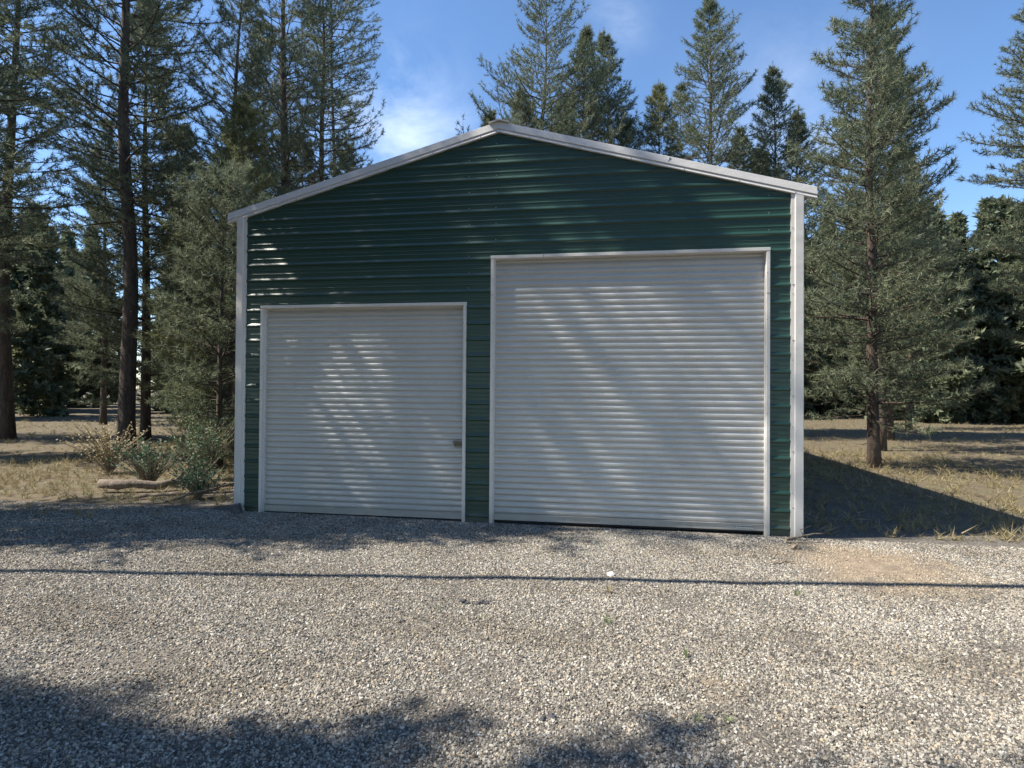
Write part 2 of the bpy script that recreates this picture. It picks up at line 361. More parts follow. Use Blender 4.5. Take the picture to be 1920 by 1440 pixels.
s = MB(); s.box(.05, W-.05, .09, DEPTH-.1, -.15, -.055); s.build('slab', M['concrete'], garage)
# screws in the siding
def screw(x, y, z, parent, r=.006, nm='screw', mat='screw'):
    m_ = MB(); m_.tube([(x, y+.004, z), (x, y-.005, z)], [r, r*.8], 6); return m_.build(nm, M[mat], parent)
rib_z = [PH+k*PER for k in range(0, 25)]
for xx, zlo, off in ((3.475, H1, .0), (3.87, H2+.02, .0), (.262, H1, .004), (R2-.01, H2, .0)):
    for z in rib_z:
        zz = z+.075
        if zz > zlo+.03 and zz < rake(xx)-.08: screw(xx+random.Random(z*7+xx).uniform(-.004, .004), -.001, zz, wall)
# roof: two corrugated sheets, only their edges can be seen from the ground
def slope_pt(x, off): return rake(x) if 0 <= x <= W else (EZ+SL*x if x < 0 else EZ+SL*(W-x))
OV = .315; RB, RT = .0, .15
roof = None
for sx in (0, 1):
    mb = MB()
    xe, xa = (-OV, AX) if sx == 0 else (W+OV, AX)
    ze = EZ - SL*OV; za = AZ
    pf_ = []
    nrib = 52; y0, y1 = -.028, DEPTH+.1
    yy = [y0+(y1-y0)*i/(nrib*4) for i in range(nrib*4+1)]
    for i in range(len(yy)-1):
        h0 = .018 if (i % 4) in (1, 2) else 0; h1 = .018 if ((i+1) % 4) in (1, 2) else 0
        a, b_ = yy[i], yy[i+1]
        mb.quad((xe, a, ze+.135+h0), (xe, b_, ze+.135+h1), (xa, b_, za+.135+h1), (xa, a, za+.135+h0))
    mb.quad((xe, y0, ze+.12), (xe, y1, ze+.12), (xa, y1, za+.12), (xa, y0, za+.12))
    ro = mb.build('roof', M['roofmetal'], garage)
    if roof is None: roof = ro
# rake trim: folded strip, upper face, groove, turned-out lower lip
def rake_trim(xe, xa, flip):
    ze = EZ-SL*OV; za = AZ
    # profile in (y, z): closed; front is -y
    P = [(.02, .002), (-.036, .0), (-.040, .006), (-.030, .038), (-.022, .042), (-.022, .050), (-.040, .054), (-.027, .152), (-.021, .157), (.02, .157)]
    mb = MB(); n = len(P)
    for X, Z in ((xe, ze), (xa, za)):
        for y, z in P: mb.v.append((X, y, Z+z))
    for i in range(n):
        j = (i+1) % n; mb.f.append((i, j, n+j, n+i) if not flip else (i, n+i, n+j, j))
    mb.f.append(tuple(range(n))); mb.f.append(tuple(range(n, 2*n))[::-1])
    return mb.build('rake_trim', M['white'], garage)
rk = [rake_trim(-OV, AX-.001, False), rake_trim(W+OV, AX+.001, True)]
for r_, a, b_ in ((rk[0], -OV, AX), (rk[1], AX, W+OV)):
    n_s = 6
    for i in range(n_s):
        x = a+(b_-a)*(i+.62)/n_s
        screw(x, -.040, slope_pt(x, 0)+.018, r_, .0055, mat='latch')
    for fx in (.55,):      # overlap seam of the trim
        x = a+(b_-a)*fx; mb = MB(); z = slope_pt(x, 0); sgn = 1 if x < AX else -1
        mb.v = []; w_ = .9
        for yy_ in (-.0395, -.03):
            mb.v += [(x, yy_, z+.056), (x+.004, yy_, z+.056+sgn*SL*.004), (x+.004+.03, yy_, z+.152+sgn*SL*.034), (x+.03, yy_, z+.152+sgn*SL*.03)]
        mb.f = [(0, 1, 2, 3), (7, 6, 5, 4), (0, 4, 5, 1), (1, 5, 6, 2), (2, 6, 7, 3), (3, 7, 4, 0)]
        mb.build('seam', M['white'], r_)
# ridge cap
mb = MB(); cw = .145
for xx, zz in ((AX-cw, AZ-SL*cw), (AX-.03, AZ-SL*.03+.003), (AX, AZ+.004), (AX+.03, AZ-SL*.03+.003), (AX+cw, AZ-SL*cw)):
    mb.v += [(xx, -.068, zz+.160), (xx, -.068, zz+.174), (xx, DEPTH, zz+.160), (xx, DEPTH, zz+.174)]
for i in range(4):
    a = i*4; b_ = a+4
    mb.f += [(a, b_, b_+1, a+1), (a+1, b_+1, b_+3, a+3), (a, a+2, b_+2, b_), (a+2, a+3, b_+3, b_+2)]
mb.f += [(0, 1, 3, 2), (16, 18, 19, 17)]
mb.build('ridge_cap', M['white'], garage)
# corner trims (front corners): lip, crease, proud face
for sgn, X in ((-1, 0.0), (1, W)):
    P = [(X, .01), (X, -.020), (X+sgn*.046, -.022), (X+sgn*.050, -.036), (X+sgn*.058, -.038), (X+sgn*.148, -.038), (X+sgn*.155, -.034), (X+sgn*.155, .12), (X+sgn*.14, .12), (X+sgn*.14, .01)]
    mb = MB(); n = len(P)
    zt = EZ-SL*.02-.004 if sgn < 0 else EZ-SL*.02-.004
    for z in (-.06, None):
        for (x, y) in P:
            zz = z if z is not None else (EZ+.02-SL*abs(x-X))
            mb.v.append((x, y, zz))
    for i in range(n):
        j = (i+1) % n; mb.f.append((i, j, n+j, n+i) if sgn > 0 else (i, n+i, n+j, j))
    mb.f.append(tuple(range(n))); mb.f.append(tuple(range(n, 2*n)))
    ct = mb.build('corner_trim', M['white'], garage)
    for q in range(5):
        screw(X+sgn*.022, -.024, .5+q*.87+(.05 if sgn > 0 else 0), ct, .0055, mat='latch')
    if sgn > 0:      # open folds of the trim edge
        for q in range(5):
            m_ = MB(); z = .36+q*.73
            m_.box(X+.018, X+.046, -.027, -.022, z-.0025, z+.0025, Matrix.Rotation(.7, 3, 'Y').to_3x3() if False else None)
            sm_ = m_.build('trim_notch', M['rubber'], ct)

# ---- roll-up doors
def rollup(name, L, R, H, sag, latch=False):
    """curtain (part) with jambs, header, bottom bar, latch (sub-parts)"""
    il, ir, ih = L+TR, R-TR, H-TR
    CYD = .060
    p = .0872
    prof_c = [(0, 0), (.003, -.0010), (.006, -.0035), (.013, -.0115), (.016, -.0138), (.020, -.0148), (.044, -.0150), (.050, -.0142), (.054, -.0125), (.066, -.0035), (.070, -.0012), (.075, 0)]
    zb = sag+.10
    pts = []
    z = zb; kq = 0
    while z < ih+.02:
        for dz, d in prof_c:
            zz = z+dz
            t_ = zz-(ih-.16)
            back = 0 if t_ < 0 else 1.6*t_*t_
            if zz < ih+.06: pts.append((CYD+d+back, zz))
        z += p
    mb = MB(); nseg = 14
    rnd = random.Random(name+str(L))
    ph1 = rnd.random()*6
    for (y, z) in pts:
        for i in range(nseg+1):
            u = i/nseg; x = il-.02+(ir-il+.04)*u
            wob = .0035*math.sin(PI*u)*math.sin(z*2.1+ph1+u*3)
            mb.v.append((x, y+wob, z))
    n = nseg+1
    for j in range(len(pts)-1):
        for i in range(nseg): mb.f.append((j*n+i, j*n+i+1, (j+1)*n+i+1, (j+1)*n+i))
    door = mb.build('roll_up_door', M['curtain'], garage, smooth=True)
    # jambs: face plate and deep inner return
    for sg, X0, X1 in ((1, L, il), (-1, R, ir)):
        a, b_ = min(X0, X1), max(X0, X1)
        j = MB()
        zf = -.045
        j.box(a, b_, FY, .0, zf, H-TR-.001)                           # face
        if sg > 0: j.box(b_-.016, b_+.010, .0005, .115, zf, H-TR-.001)
        else: j.box(a-.010, a+.016, .0005, .115, zf, H-TR-.001)
        jo = bevel(j.build('door_jamb', M['white'], door), .004)
        for q in range(6):
            zq = .35+q*(H-.5)/5.3
            screw(b_+.012 if sg > 0 else a-.006, FY+.02, zq, door, .005, mat='latch') if False else None
            sm2 = MB(); xq = (b_-.006 if sg > 0 else a+.006); sm2.tube([(xq, FY+.002, zq), (xq, FY-.004, zq)], [.0055, .0045], 6); sm2.build('jamb_screw', M['latch'], door)
    h = MB()
    h.box(L-.004, R+.004, FY-.003, .0, H-TR, H)
    h.box(il-.01, ir+.01, .0005, .12, H-TR-.004, H-.012)
    bevel(h.build('door_header', M['white'], door), .004)
    # bottom bar with rubber
    bmb = MB()
    bmb.box(il-.005, ir+.005, CYD-.022, CYD+.012, sag+.012, sag+.100)
    bmb.box(il-.005, ir+.005, CYD-.034, CYD-.0225, sag+.092, sag+.104)
    bbar = bevel(bmb.build('bottom_bar', M['curtain'], door), .003)
    rb = MB(); rb.box(il-.005, ir+.005, CYD-.015, CYD+.008, sag-.012, sag+.0115); rb.build('bottom_seal', M['rubber'], door)
    return door, il, ir, CYD, sag
d1, il1, ir1, cyd, sag1 = rollup('small', L1, R1, H1, .0)
d1['label'] = 'smaller left white roll-up door with a latch on its right edge'
d2, il2, ir2, _, sag2 = rollup('large', L2, R2, H2, .015)
d2['label'] = 'larger right white roll-up door'
# latch of the small door
lp = at_y(858, 832, 0.0)
lt = MB()
lt.box(ir1-.135, ir1-.008, cyd-.030, cyd-.016, lp.z-.045, lp.z+.040)
lt.box(ir1-.150, ir1-.002, cyd-.052, cyd-.030, lp.z+.012, lp.z+.036)
lt.tube([(ir1-.12, cyd-.04, lp.z-.01), (ir1-.02, cyd-.04, lp.z-.01)], .008, 8)
lt.box(ir1-.140, ir1-.122, cyd-.050, cyd-.030, lp.z-.02, lp.z+.012)
bevel(lt.build('latch', M['latch'], d1), .002)
for X_, Z_, v_ in ((L2, at_y(921, 553, FY).z, 1), (R2-TR, at_y(1441, 549, FY).z, 1), (at_y(1019, 480, FY).x, H2-TR, 0)):
    m_ = MB()
    if v_: m_.box(X_-.002, X_+TR+.002, FY-.0035, FY-.001, Z_-.0025, Z_+.0025)
    else: m_.box(X_-.0025, X_+.0025, FY-.0065, FY-.004, Z_-.002, Z_+TR+.002)
    m_.build('trim_joint', M['latch'], d2)
# bolts on the large bottom bar and its paper tag
for px in (1055, 1163, 1184, 1294):
    q = at_y(px, 980, cyd); m_ = MB(); m_.tube([(q.x, cyd-.02, sag2+.05), (q.x, cyd-.030, sag2+.05)], [.008, .006], 6); m_.build('bolt', M['latch'], d2)
q0 = at_y(1380, 990, cyd).x; q1 = at_y(1412, 990, cyd).x
m_ = MB(); m_.box(q0, q1, cyd-.0245, cyd-.0225, sag2+.040, sag2+.082); tg = m_.build('door_sticker', M['sticker'], d2)
m_ = MB(); rnd = random.Random(4); x = q0+.012
m_.box(x, x+.012, cyd-.0262, cyd-.0246, sag2+.05, sag2+.074); x += .022
while x < q1-.02:
    wd = rnd.uniform(.010, .022); m_.box(x, x+wd, cyd-.0262, cyd-.0246, sag2+.054+rnd.uniform(0, .004), sag2+.066+rnd.uniform(0, .004)); x += wd+.007
m_.build('sticker_print', M['ink'], d2)

# ------------------------------------------------------------------ pines
rng = np.random.default_rng(11)
def unit(v): return v/np.maximum(np.linalg.norm(v, axis=-1, keepdims=True), 1e-9)
def needle_mesh(P, D, size, per, width, rg):
    """P tuft centres, D tuft directions -> needles as slim triangles"""
    n = len(P); P = np.repeat(P, per, 0); D = np.repeat(D, per, 0); S = np.repeat(size, per)
    r = unit(rg.normal(size=(n*per, 3)))
    dirn = unit(D*rg.uniform(.1, .9, (n*per, 1)) + r*rg.uniform(.6, .9, (n*per, 1)))
    side = unit(np.cross(dirn, unit(rg.normal(size=(n*per, 3)))))
    ln = (S*rg.uniform(.7, 1.2, n*per))[:, None]
    base = P + D*(rg.uniform(-.5, .5, (n*per, 1))*S[:, None]*.9)
    w_ = width*(S[:, None]/.14)
    V = np.stack([base-side*w_*.5, base+side*w_*.5, base+dirn*ln], 1).reshape(-1, 3)
    F = np.arange(len(V)).reshape(-1, 3)
    return V, F
def np_mesh(name, V, F, mat):
    me = bpy.data.meshes.new(name); k = F.shape[1]
    me.vertices.add(len(V)); me.vertices.foreach_set('co', V.astype(np.float32).ravel())
    me.loops.add(F.size); me.loops.foreach_set('vertex_index', F.astype(np.int32).ravel())
    me.polygons.add(len(F)); me.polygons.foreach_set('loop_start', np.arange(0, F.size, k, dtype=np.int32))
    me.update(calc_edges=True); me.materials.append(mat); return me
def pine_meshes(seed, H, r0, cb, rmax, shape='cone', dens=1.0, bare=0.0, nsize=.15, width=.016, per=9, up_tip=.35, mat='needle', gap=.42, stubs=True, inner=.22, tex=.75):
    rg = np.random.default_rng(seed); R = random.Random(seed)
    mb = MB()
    ph = R.uniform(0, 6); wob = H*.006
    def axis_pt(z): return Vector((wob*math.sin(z*.35+ph)+.3*wob*math.sin(z*.9), wob*math.cos(z*.31+ph*2), z))
    o0 = axis_pt(0); ax = lambda z: axis_pt(z)-Vector((o0.x, o0.y, 0))
    nz_ = 22; pts = [ax(H*i/nz_) for i in range(nz_+1)]; pts[0].z = -.3
    rad = [max(.012, r0*(1-(i/nz_))**.85*(1.25 if i == 0 else 1)) for i in range(nz_+1)]
    mb.tube(pts, rad, 10)
    TP, TD, TS = [], [], []
    z = cb
    while z < H-.15:
        t_ = (z-cb)/(H-cb)
        if shape == 'cone': pr = (1-t_)**tex*(.55+.45*min(1, t_*6))
        elif shape == 'column': pr = (1-t_**2.2)*(.7+.3*min(1, t_*4))
        elif shape == 'round': pr = math.sin(PI*min(1, .12+.88*t_))**.6*.9+.08
        else: pr = (1-t_)
        nb = R.choice((3, 4, 4, 5)) if t_ < .85 else R.choice((3, 4))
        a0 = R.uniform(0, 6.28)
        for b_ in range(nb):
            a = a0+6.283*b_/nb+R.uniform(-.35, .35)
            L = rmax*pr*R.uniform(.55, 1.12)+.05+.07*min(1, (1-t_)*5)
            if R.random() < .10 and L < 2.5: L *= 1.25
            if R.random() < bare*.5: continue
            el = R.uniform(-.12, .25)+t_*.75
            O = ax(z+R.uniform(-.12, .12)); ns = max(4, int(L/.22))
            d = Vector((math.cos(a)*math.cos(el), math.sin(a)*math.cos(el), math.sin(el)))
            p = O.copy(); br = [p.copy()]; kk = R.uniform(-.06, .06)
            for i in range(ns):
                f_ = i/ns
                d = (d+Vector((-d.y*kk+R.uniform(-.05, .05), d.x*kk+R.uniform(-.05, .05), up_tip*(f_-.25)*.35+R.uniform(-.05, .05)))).normalized()
                p = p+d*(L/ns); br.append(p.copy())
            rb_ = max(.008, min(.045, L*.013)*(1.1-t_*.5))
            mb.tube(br, [rb_*(1-.8*i/ns) for i in range(ns+1)], 4, cap=False)
            isbare = R.random() < bare
            for i in range(1, ns+1):
                f_ = i/ns
                if f_ < inner and L > .8: continue
                dd = (br[i]-br[i-1]).normalized()
                for sd in (-1, 1):
                    if R.random() > .9*dens: continue
                    tl = L*.30*(1.15-f_)*R.uniform(.6, 1.3)+.12
                    side = Vector((-dd.y, dd.x, 0)).normalized()*sd
                    td = (dd*.75+side*R.uniform(.6, 1.0)+Vector((0, 0, R.uniform(-.1, .4)))).normalized()
                    nt_ = max(2, int(tl/.15)); q = br[i].copy(); tw = [q.copy()]
                    for k_ in range(nt_):
                        td = (td+Vector((R.uniform(-.18, .18), R.uniform(-.18, .18), .09+R.uniform(-.1, .1)))).normalized()
                        q = q+td*(tl/nt_); tw.append(q.copy())
                        if not isbare or (k_ == nt_-1 and R.random() < .6):
                            if k_ > 0 or R.random() < .5:
                                TP.append(q[:]); TD.append(td[:]); TS.append(nsize*R.uniform(.75, 1.2))
                    mb.tube([tw[0], tw[len(tw)//2], tw[-1]], [.007, .005, .003], 3, cap=False)
                if not isbare and f_ > .45 or i == ns:
                    TP.append(br[i][:]); TD.append(dd[:]); TS.append(nsize*R.uniform(.8, 1.2))
        z += gap*R.uniform(.6, 1.25)*(1-.45*t_)
    for i in range(9): TP.append(tuple(ax(H)+Vector((0, 0, .32-.075*i)))); TD.append((0, 0, 1)); TS.append(nsize*(.35+.05*i))
    mb.tube([ax(H-.1), ax(H)+Vector((0, 0, .36))], [.012, .004], 4)
    if stubs:
        z = cb*.25
        while z < cb:
            a = R.uniform(0, 6.28); L = R.uniform(.3, 1.3); O = ax(z); el = R.uniform(-.5, .1)
            d = Vector((math.cos(a), math.sin(a), el)); mid = O+d*L*.5+Vector((0, 0, -.05)); e = O+d*L
            mb.tube([O, mid, e], [.018, .012, .004], 4, cap=False); z += R.uniform(.15, .5)
    me_t = bpy.data.meshes.new('trunk'); me_t.from_pydata(mb.v, [], mb.f); me_t.update(); me_t.materials.append(M['bark'])
    me_t.polygons.foreach_set('use_smooth', [True]*len(me_t.polygons))
    V, F = needle_mesh(np.array(TP), np.array(TD), np.array(TS), per, width, rg)
    me_c = np_mesh('crown', V, F, M[mat])
    return me_t, me_c
def plant_pine(meshes, loc, rz, scale, label, group, name='pine_tree', lean=(0, 0)):
    o = empty(name, loc, rz); o.scale = (scale[0], scale[0], scale[1]) if hasattr(scale, '__len__') else (scale,)*3
    o.rotation_euler.x, o.rotation_euler.y = lean
    tag(o, label, 'pine tree', group)
    for nm, me in zip(('trunk', 'crown'), meshes):
        c = bpy.data.objects.new(nm, me); C.objects.link(c); c.parent = o
    return o
GB = 'pine trees standing around and behind the garage'
def pine_at(px, topy, Y, mk, label, rz=0, **kw):
    """a tree whose tip is seen at (px, topy) from the yard, standing at depth Y"""
    tip = at_y(px, topy, Y); H = tip.z
    me = pine_meshes(H=H, **mk)
    return plant_pine(me, (tip.x, Y, 0), rz, 1, label, GB, **kw)

# right group, behind the ridge
RG = dict(cb=8.5, per=15, nsize=.17, width=.017)
pine_at(1026, -30, 17, dict(RG, seed=3, r0=.19, rmax=5.4, shape='cone', dens=.8, bare=.08, gap=.52, up_tip=.8), 'tall airy pine with straight trunk, first tree to the right of the roof peak', rz=.4)
pine_at(1100, 58, 19, dict(RG, seed=8, r0=.17, tex=.9, rmax=3.5, shape='cone', dens=1.0, gap=.32, up_tip=.3), 'dense dark pine with a double top beside the tall airy pine', rz=2)
pine_at(1133, 66, 20.5, dict(RG, seed=9, r0=.15, tex=.9, rmax=3.3, shape='cone', dens=1.0, gap=.32, up_tip=.3), 'darkest slim pine just behind the dense pine right of the peak', rz=1)
pine_at(1176, 235, 19.5, dict(RG, seed=10, r0=.10, cb=7, rmax=2.8, shape='cone', dens=.9, gap=.36), 'low bushy pine showing over the roof at the foot of the dark pines', rz=5)
pine_at(1238, 158, 20, dict(RG, seed=12, r0=.13, tex=.9, rmax=2.6, shape='cone', dens=1, gap=.32, mat='needle_y'), 'short yellow green pine to the left of the tallest right pine', rz=3)
pine_at(1328, 2, 18, dict(RG, seed=15, r0=.19, tex=.9, rmax=3.9, shape='cone', dens=.95, gap=.40, up_tip=.35), 'tall broad pine with pointed top above the right roof slope', rz=.8)
pine_at(1276, 160, 21.5, dict(RG, seed=16, r0=.10, rmax=2.4, shape='cone', dens=.7, bare=.25, gap=.45), 'thin sparse pine close to the left side of the broad right pine', rz=2.2)
pine_at(1444, 130, 19, dict(RG, seed=18, r0=.13, tex=.9, rmax=2.5, shape='cone', dens=1, gap=.36), 'narrow spire shaped pine above the right end of the roof', rz=4)
pine_at(1392, 242, 20, dict(RG, seed=19, r0=.10, cb=7, tex=.9, rmax=2.4, shape='cone', dens=.9, gap=.36), 'small dark pine low between the broad pine and the spire pine', rz=1.4)
pine_at(1497, 212, 18, dict(RG, seed=21, r0=.12, cb=6, tex=.9, rmax=2.5, shape='cone', dens=.9, gap=.36), 'slim pine rising past the right eave of the garage', rz=5.2)
pine_at(915, 208, 17, dict(RG, seed=23, r0=.09, cb=8, rmax=1.0, shape='cone', dens=.9, gap=.40), 'small pine tip peeping over the roof just left of the peak', rz=2.2)
pine_at(975, 175, 16, dict(RG, seed=24, r0=.12, cb=7, rmax=2.6, shape='cone', dens=.9, gap=.40), 'rounded pine top showing over the roof just right of the peak', rz=.2)
pine_at(1060, 190, 21, dict(RG, seed=26, r0=.12, cb=7, rmax=2.8, shape='cone', dens=.9, gap=.40), 'pine filling the space between the airy pine and the dense dark pine', rz=3.2)
# left group
LG = dict(per=20, nsize=.15, width=.015, inner=.36)
pine_at(531, -190, 11, dict(LG, seed=31, r0=.27, cb=5.0, rmax=2.9, shape='column', dens=.95, bare=.06, gap=.38), 'big dark pine with the thickest trunk to the left of the garage', rz=1.5)
pine_at(603, -130, 12.5, dict(LG, seed=33, r0=.18, cb=4.4, rmax=3.0, shape='column', dens=.72, bare=.33, gap=.38, up_tip=.9), 'thin old pine with bare curving twigs reaching over the left roof slope', rz=.3)
pine_at(622, -120, 16, dict(LG, seed=34, r0=.14, cb=13.6, rmax=2.3, shape='round', dens=1, bare=.05, gap=.34), 'bushy topped pine behind the thin old pine', rz=2.3)
pine_at(455, -90, 9, dict(LG, seed=36, r0=.17, cb=3.2, rmax=2.5, shape='column', dens=.9, bare=.1, gap=.38), 'pine with light gaps in its crown at the left edge of the photo', rz=.9)
pine_at(492, 40, 13, dict(LG, seed=37, r0=.15, cb=3.2, rmax=3.0, shape='cone', dens=.9, bare=.1, gap=.42), 'green pine half hidden behind the thickest trunk on the left', rz=.9)
pine_at(450, 190, 6.5, dict(LG, seed=38, r0=.12, cb=.8, rmax=2.3, shape='cone', dens=1.0, gap=.30, mat='needle_y'), 'yellow green young pine behind the left eave', rz=.9)
pine_at(560, 255, 13.5, dict(LG, seed=39, r0=.10, cb=3.5, rmax=2.6, shape='cone', dens=1.0, gap=.34, mat='needle_y'), 'young pine low between the two old trunks over the left roof slope', rz=4.9)
pine_at(646, 265, 15, dict(LG, seed=41, r0=.09, cb=3.5, rmax=2.6, shape='cone', dens=.9, gap=.32), 'small green pine where the left roof slope meets the old pines', rz=3.9)
pine_at(418, 330, 4.2, dict(LG, seed=43, r0=.08, cb=.3, rmax=1.5, shape='round', dens=1.0, gap=.24, nsize=.14), 'bushy yellow green pine sapling beside the left wall of the garage', rz=3.1)
pine_at(436, 300, 9.5, dict(LG, seed=44, r0=.10, cb=.6, rmax=2.4, shape='round', dens=1.0, gap=.30), 'dense green pine directly behind the left eave and sapling', rz=3.1)
# wood around (copies)
lib = [pine_meshes(seed=51, H=17, r0=.18, cb=3.0, rmax=2.9, shape='cone', gap=.36, per=17, nsize=.16, width=.017),
       pine_meshes(seed=52, H=14, r0=.15, cb=1.2, rmax=2.8, shape='cone', gap=.34, per=17, nsize=.16, width=.017),
       pine_meshes(seed=53, H=20, r0=.22, cb=6.0, rmax=2.8, shape='column', dens=.9, gap=.40, per=17, nsize=.16, width=.017)]
GW = 'pines of the wood around the yard'
R_ = random.Random(5)
wood = [(-8.5, 7, 2), (-10.5, 10, 1), (-12, 4.5, 0), (-13, 15, 1), (-15, 9, 2), (-16, 25, 1), (-19, 17, 0),
        (12.2, 8, 1), (14.5, 13, 0), (17, 18, 1), (19, 12, 2), (17.5, 8.5, 0), (21, 25, 0), (-20, 8, 1), (-17, 3, 0)]
for i, (x, y, k_) in enumerate(wood):
    side = 'left' if x < 5 else 'right'
    plant_pine(lib[k_], (x, y, 0), R_.uniform(0, 6.28), R_.uniform(.8, 1.15), 'pine in the wood on the %s of the yard, %s' % (side, ('beyond the side of the garage' if y < 13.5 else 'well behind the garage')), GW+' '+side+(' near' if y < 13.5 else ' far'))
# the wood beyond them reads as one mass
fm = [pine_meshes(seed=71+i, H=15+2*i, r0=.2, cb=.3, rmax=3.2, shape='cone', gap=.8, dens=.6, per=6, nsize=.5, width=.10, stubs=False)[1] for i in range(3)]
Vs, Fs, off = [], [], 0; R_ = random.Random(8)
arr = []
for me in fm:
    v = np.empty(len(me.vertices)*3, np.float32); me.vertices.foreach_get('co', v); arr.append(v.reshape(-1, 3)); bpy.data.meshes.remove(me)
for i in range(330):
    a = R_.uniform(-1.75, 1.55); rr_ = R_.uniform(38, 75); x = 5+math.sin(a)*rr_; y = math.cos(a)*rr_
    v = arr[i % 3]*R_.uniform(.7, 1.05); th = R_.uniform(0, 6.28); c_, s_ = math.cos(th), math.sin(th)
    v = np.stack([v[:, 0]*c_-v[:, 1]*s_+x, v[:, 0]*s_+v[:, 1]*c_+y, v[:, 2]], 1); Vs.append(v); Fs.append(np.arange(len(v)).reshape(-1, 3)+off); off += len(v)
fo = bpy.data.objects.new('far_wood', np_mesh('far_wood', np.concatenate(Vs), np.concatenate(Fs), M['needle'])); C.objects.link(fo)
tag(fo, 'far off pine wood closing the view all round behind the garage', 'wood', kind='stuff')
# trees up-sun of the yard: they throw the shade on doors and gravel
GS = 'tall pines on the sunny side of the yard'
cast = pine_meshes(seed=61, H=22, r0=.2, cb=12.5, rmax=1.45, shape='column', dens=.6, gap=.8, width=.026, per=6, nsize=.2)
cast5 = pine_meshes(seed=66, H=24, r0=.2, cb=16.2, rmax=1.5, shape='column', dens=.8, gap=.5, width=.026, per=7, nsize=.2)
cast2 = pine_meshes(seed=62, H=15, r0=.18, cb=6.5, rmax=1.7, shape='column', dens=.55, gap=.85, width=.024, per=6, nsize=.18)
cast3 = pine_meshes(seed=63, H=15.5, r0=.18, cb=4.0, rmax=1.9, shape='column', dens=1, gap=.4, width=.032, per=9, nsize=.2)
cast4 = pine_meshes(seed=64, H=14, r0=.17, cb=5.0, rmax=1.7, shape='column', dens=.95, gap=.5, width=.026, per=7, nsize=.2)
shade = [('n', -5.6, -1.35, 1.0), ('n', -4.6, -1.2, .95), ('m', -4.5, -1.9, 1.0), ('m', -10.8, -3.0, 1.1), ('m', -5.6, -2.4, .74), ('m', -3.7, -2.2, .76), ('m', -7.6, -2.7, .78), ('f', -4.6, -2.9, .84), ('g', -8.0, -2.5, 1.0),
         ('h', -8, -8.55, 1.0), ('h', -4.0, -8.5, .95), ('h', -11.0, -8.9, 1.08), ('h', -1.6, -8.75, .95), ('h', -2.4, -8.5, .98), ('h', 0.2, -8.9, .92), ('h', -6.0, -9.8, 1.1), ('h', 1.0, -9.7, .9), ('h', -13.0, -10.4, 1.1), ('h', -4.2, -9.9, 1.2),
         ('h', -9, -14, 1.1), ('h', -3, -15, 1.1), ('h', 3, -14.5, 1.0), ('h', 8, -14, 1.05), ('h', 13, -13, 1.1), ('h', 17, -10, 1.0), ('h', 20, -5, 1.0), ('h', 0, -19, 1.2), ('h', 6, -18, 1.2), ('h', 12, -18, 1.2), ('h', -6, -19, 1.2)]  # unseen ring behind and beside the camera, added to block sky fill
for i, (k_, x, y, s_) in enumerate(shade):
    plant_pine({'f': cast, 'n': cast2, 'h': cast3, 'm': cast4, 'g': cast5}[k_], (x, y, 0), i*1.3, s_, 'tall pine standing out of the picture beside or behind the camera', GS)

# dry grass, twigs and seedlings on the forest floor
rg = np.random.default_rng(77); PP = []
for (x0, x1, y0, y1, n_c) in ((-26, -1.0, -1.0, 42, 9000), (8.3, 30, .2, 42, 7000), (8.2, 15, .2, 12, 3500), (-9, -.45, .1, 10, 3500)):
    PP.append(np.stack([rg.uniform(x0, x1, n_c), rg.uniform(y0, y1, n_c), np.zeros(n_c)], 1))
PP = np.concatenate(PP); PP = PP[rg.random(len(PP)) < .35+.65*np.array([noise.noise(Vector((p[0]*.35, p[1]*.35, 2)))*.9+.5 for p in PP])]
for i in range(len(PP)): PP[i, 2] = gz(PP[i, 0], PP[i, 1])
V, F = needle_mesh(PP, np.tile((0, 0, 1.0), (len(PP), 1)), rg.uniform(.04, .20, len(PP)), 14, .011, rg)
o = bpy.data.objects.new('ground_cover', np_mesh('ground_cover', V, F, M['dry'])); C.objects.link(o)
tag(o, 'dry grass and twigs scattered over the forest floor beside and behind the garage', 'grass', kind='stuff')

# overhead cable with its two poles (its shadow crosses the gravel)
ca = on_ground(300, 1075); cb_ = on_ground(1600, 1090)
hgt = 6.2
def up_sun(p, h): return Vector((p.x+SUN.x/SUN.z*h, p.y+SUN.y/SUN.z*h, h))
A = up_sun(ca, hgt); B = up_sun(cb_, hgt); d = (B-A).normalized()
P0 = A-d*16; P1 = B+d*14
pts = []
for i in range(61):
    u = i/60; p = P0.lerp(P1, u); p.z += 0.9*(4*(u-.5)**2)-.0; pts.append(p)
mb = MB(); mb.tube(pts, .055, 6); tag(mb.build('overhead_cable', M['cable']), 'black overhead cable strung above the yard, its shadow crossing the gravel', 'cable')
for p, wd in ((P0, 'left'), (P1, 'right')):
    e = empty('utility_pole', (p.x, p.y+.16, 0)); tag(e, 'brown wooden utility pole holding the %s end of the cable' % wd, 'utility pole', 'utility poles')
    mb = MB(); mb.tube([(0, 0, -.3), (0, 0, 3.5), (0, 0, 7.6)], [.15, .13, .11], 12); mb.build('pole', M['wood'], e)
    mb = MB(); mb.tube([(0, -.16, 7.0), (0, -.16, 7.18)], .035, 8); mb.build('insulator', M['latch'], e)

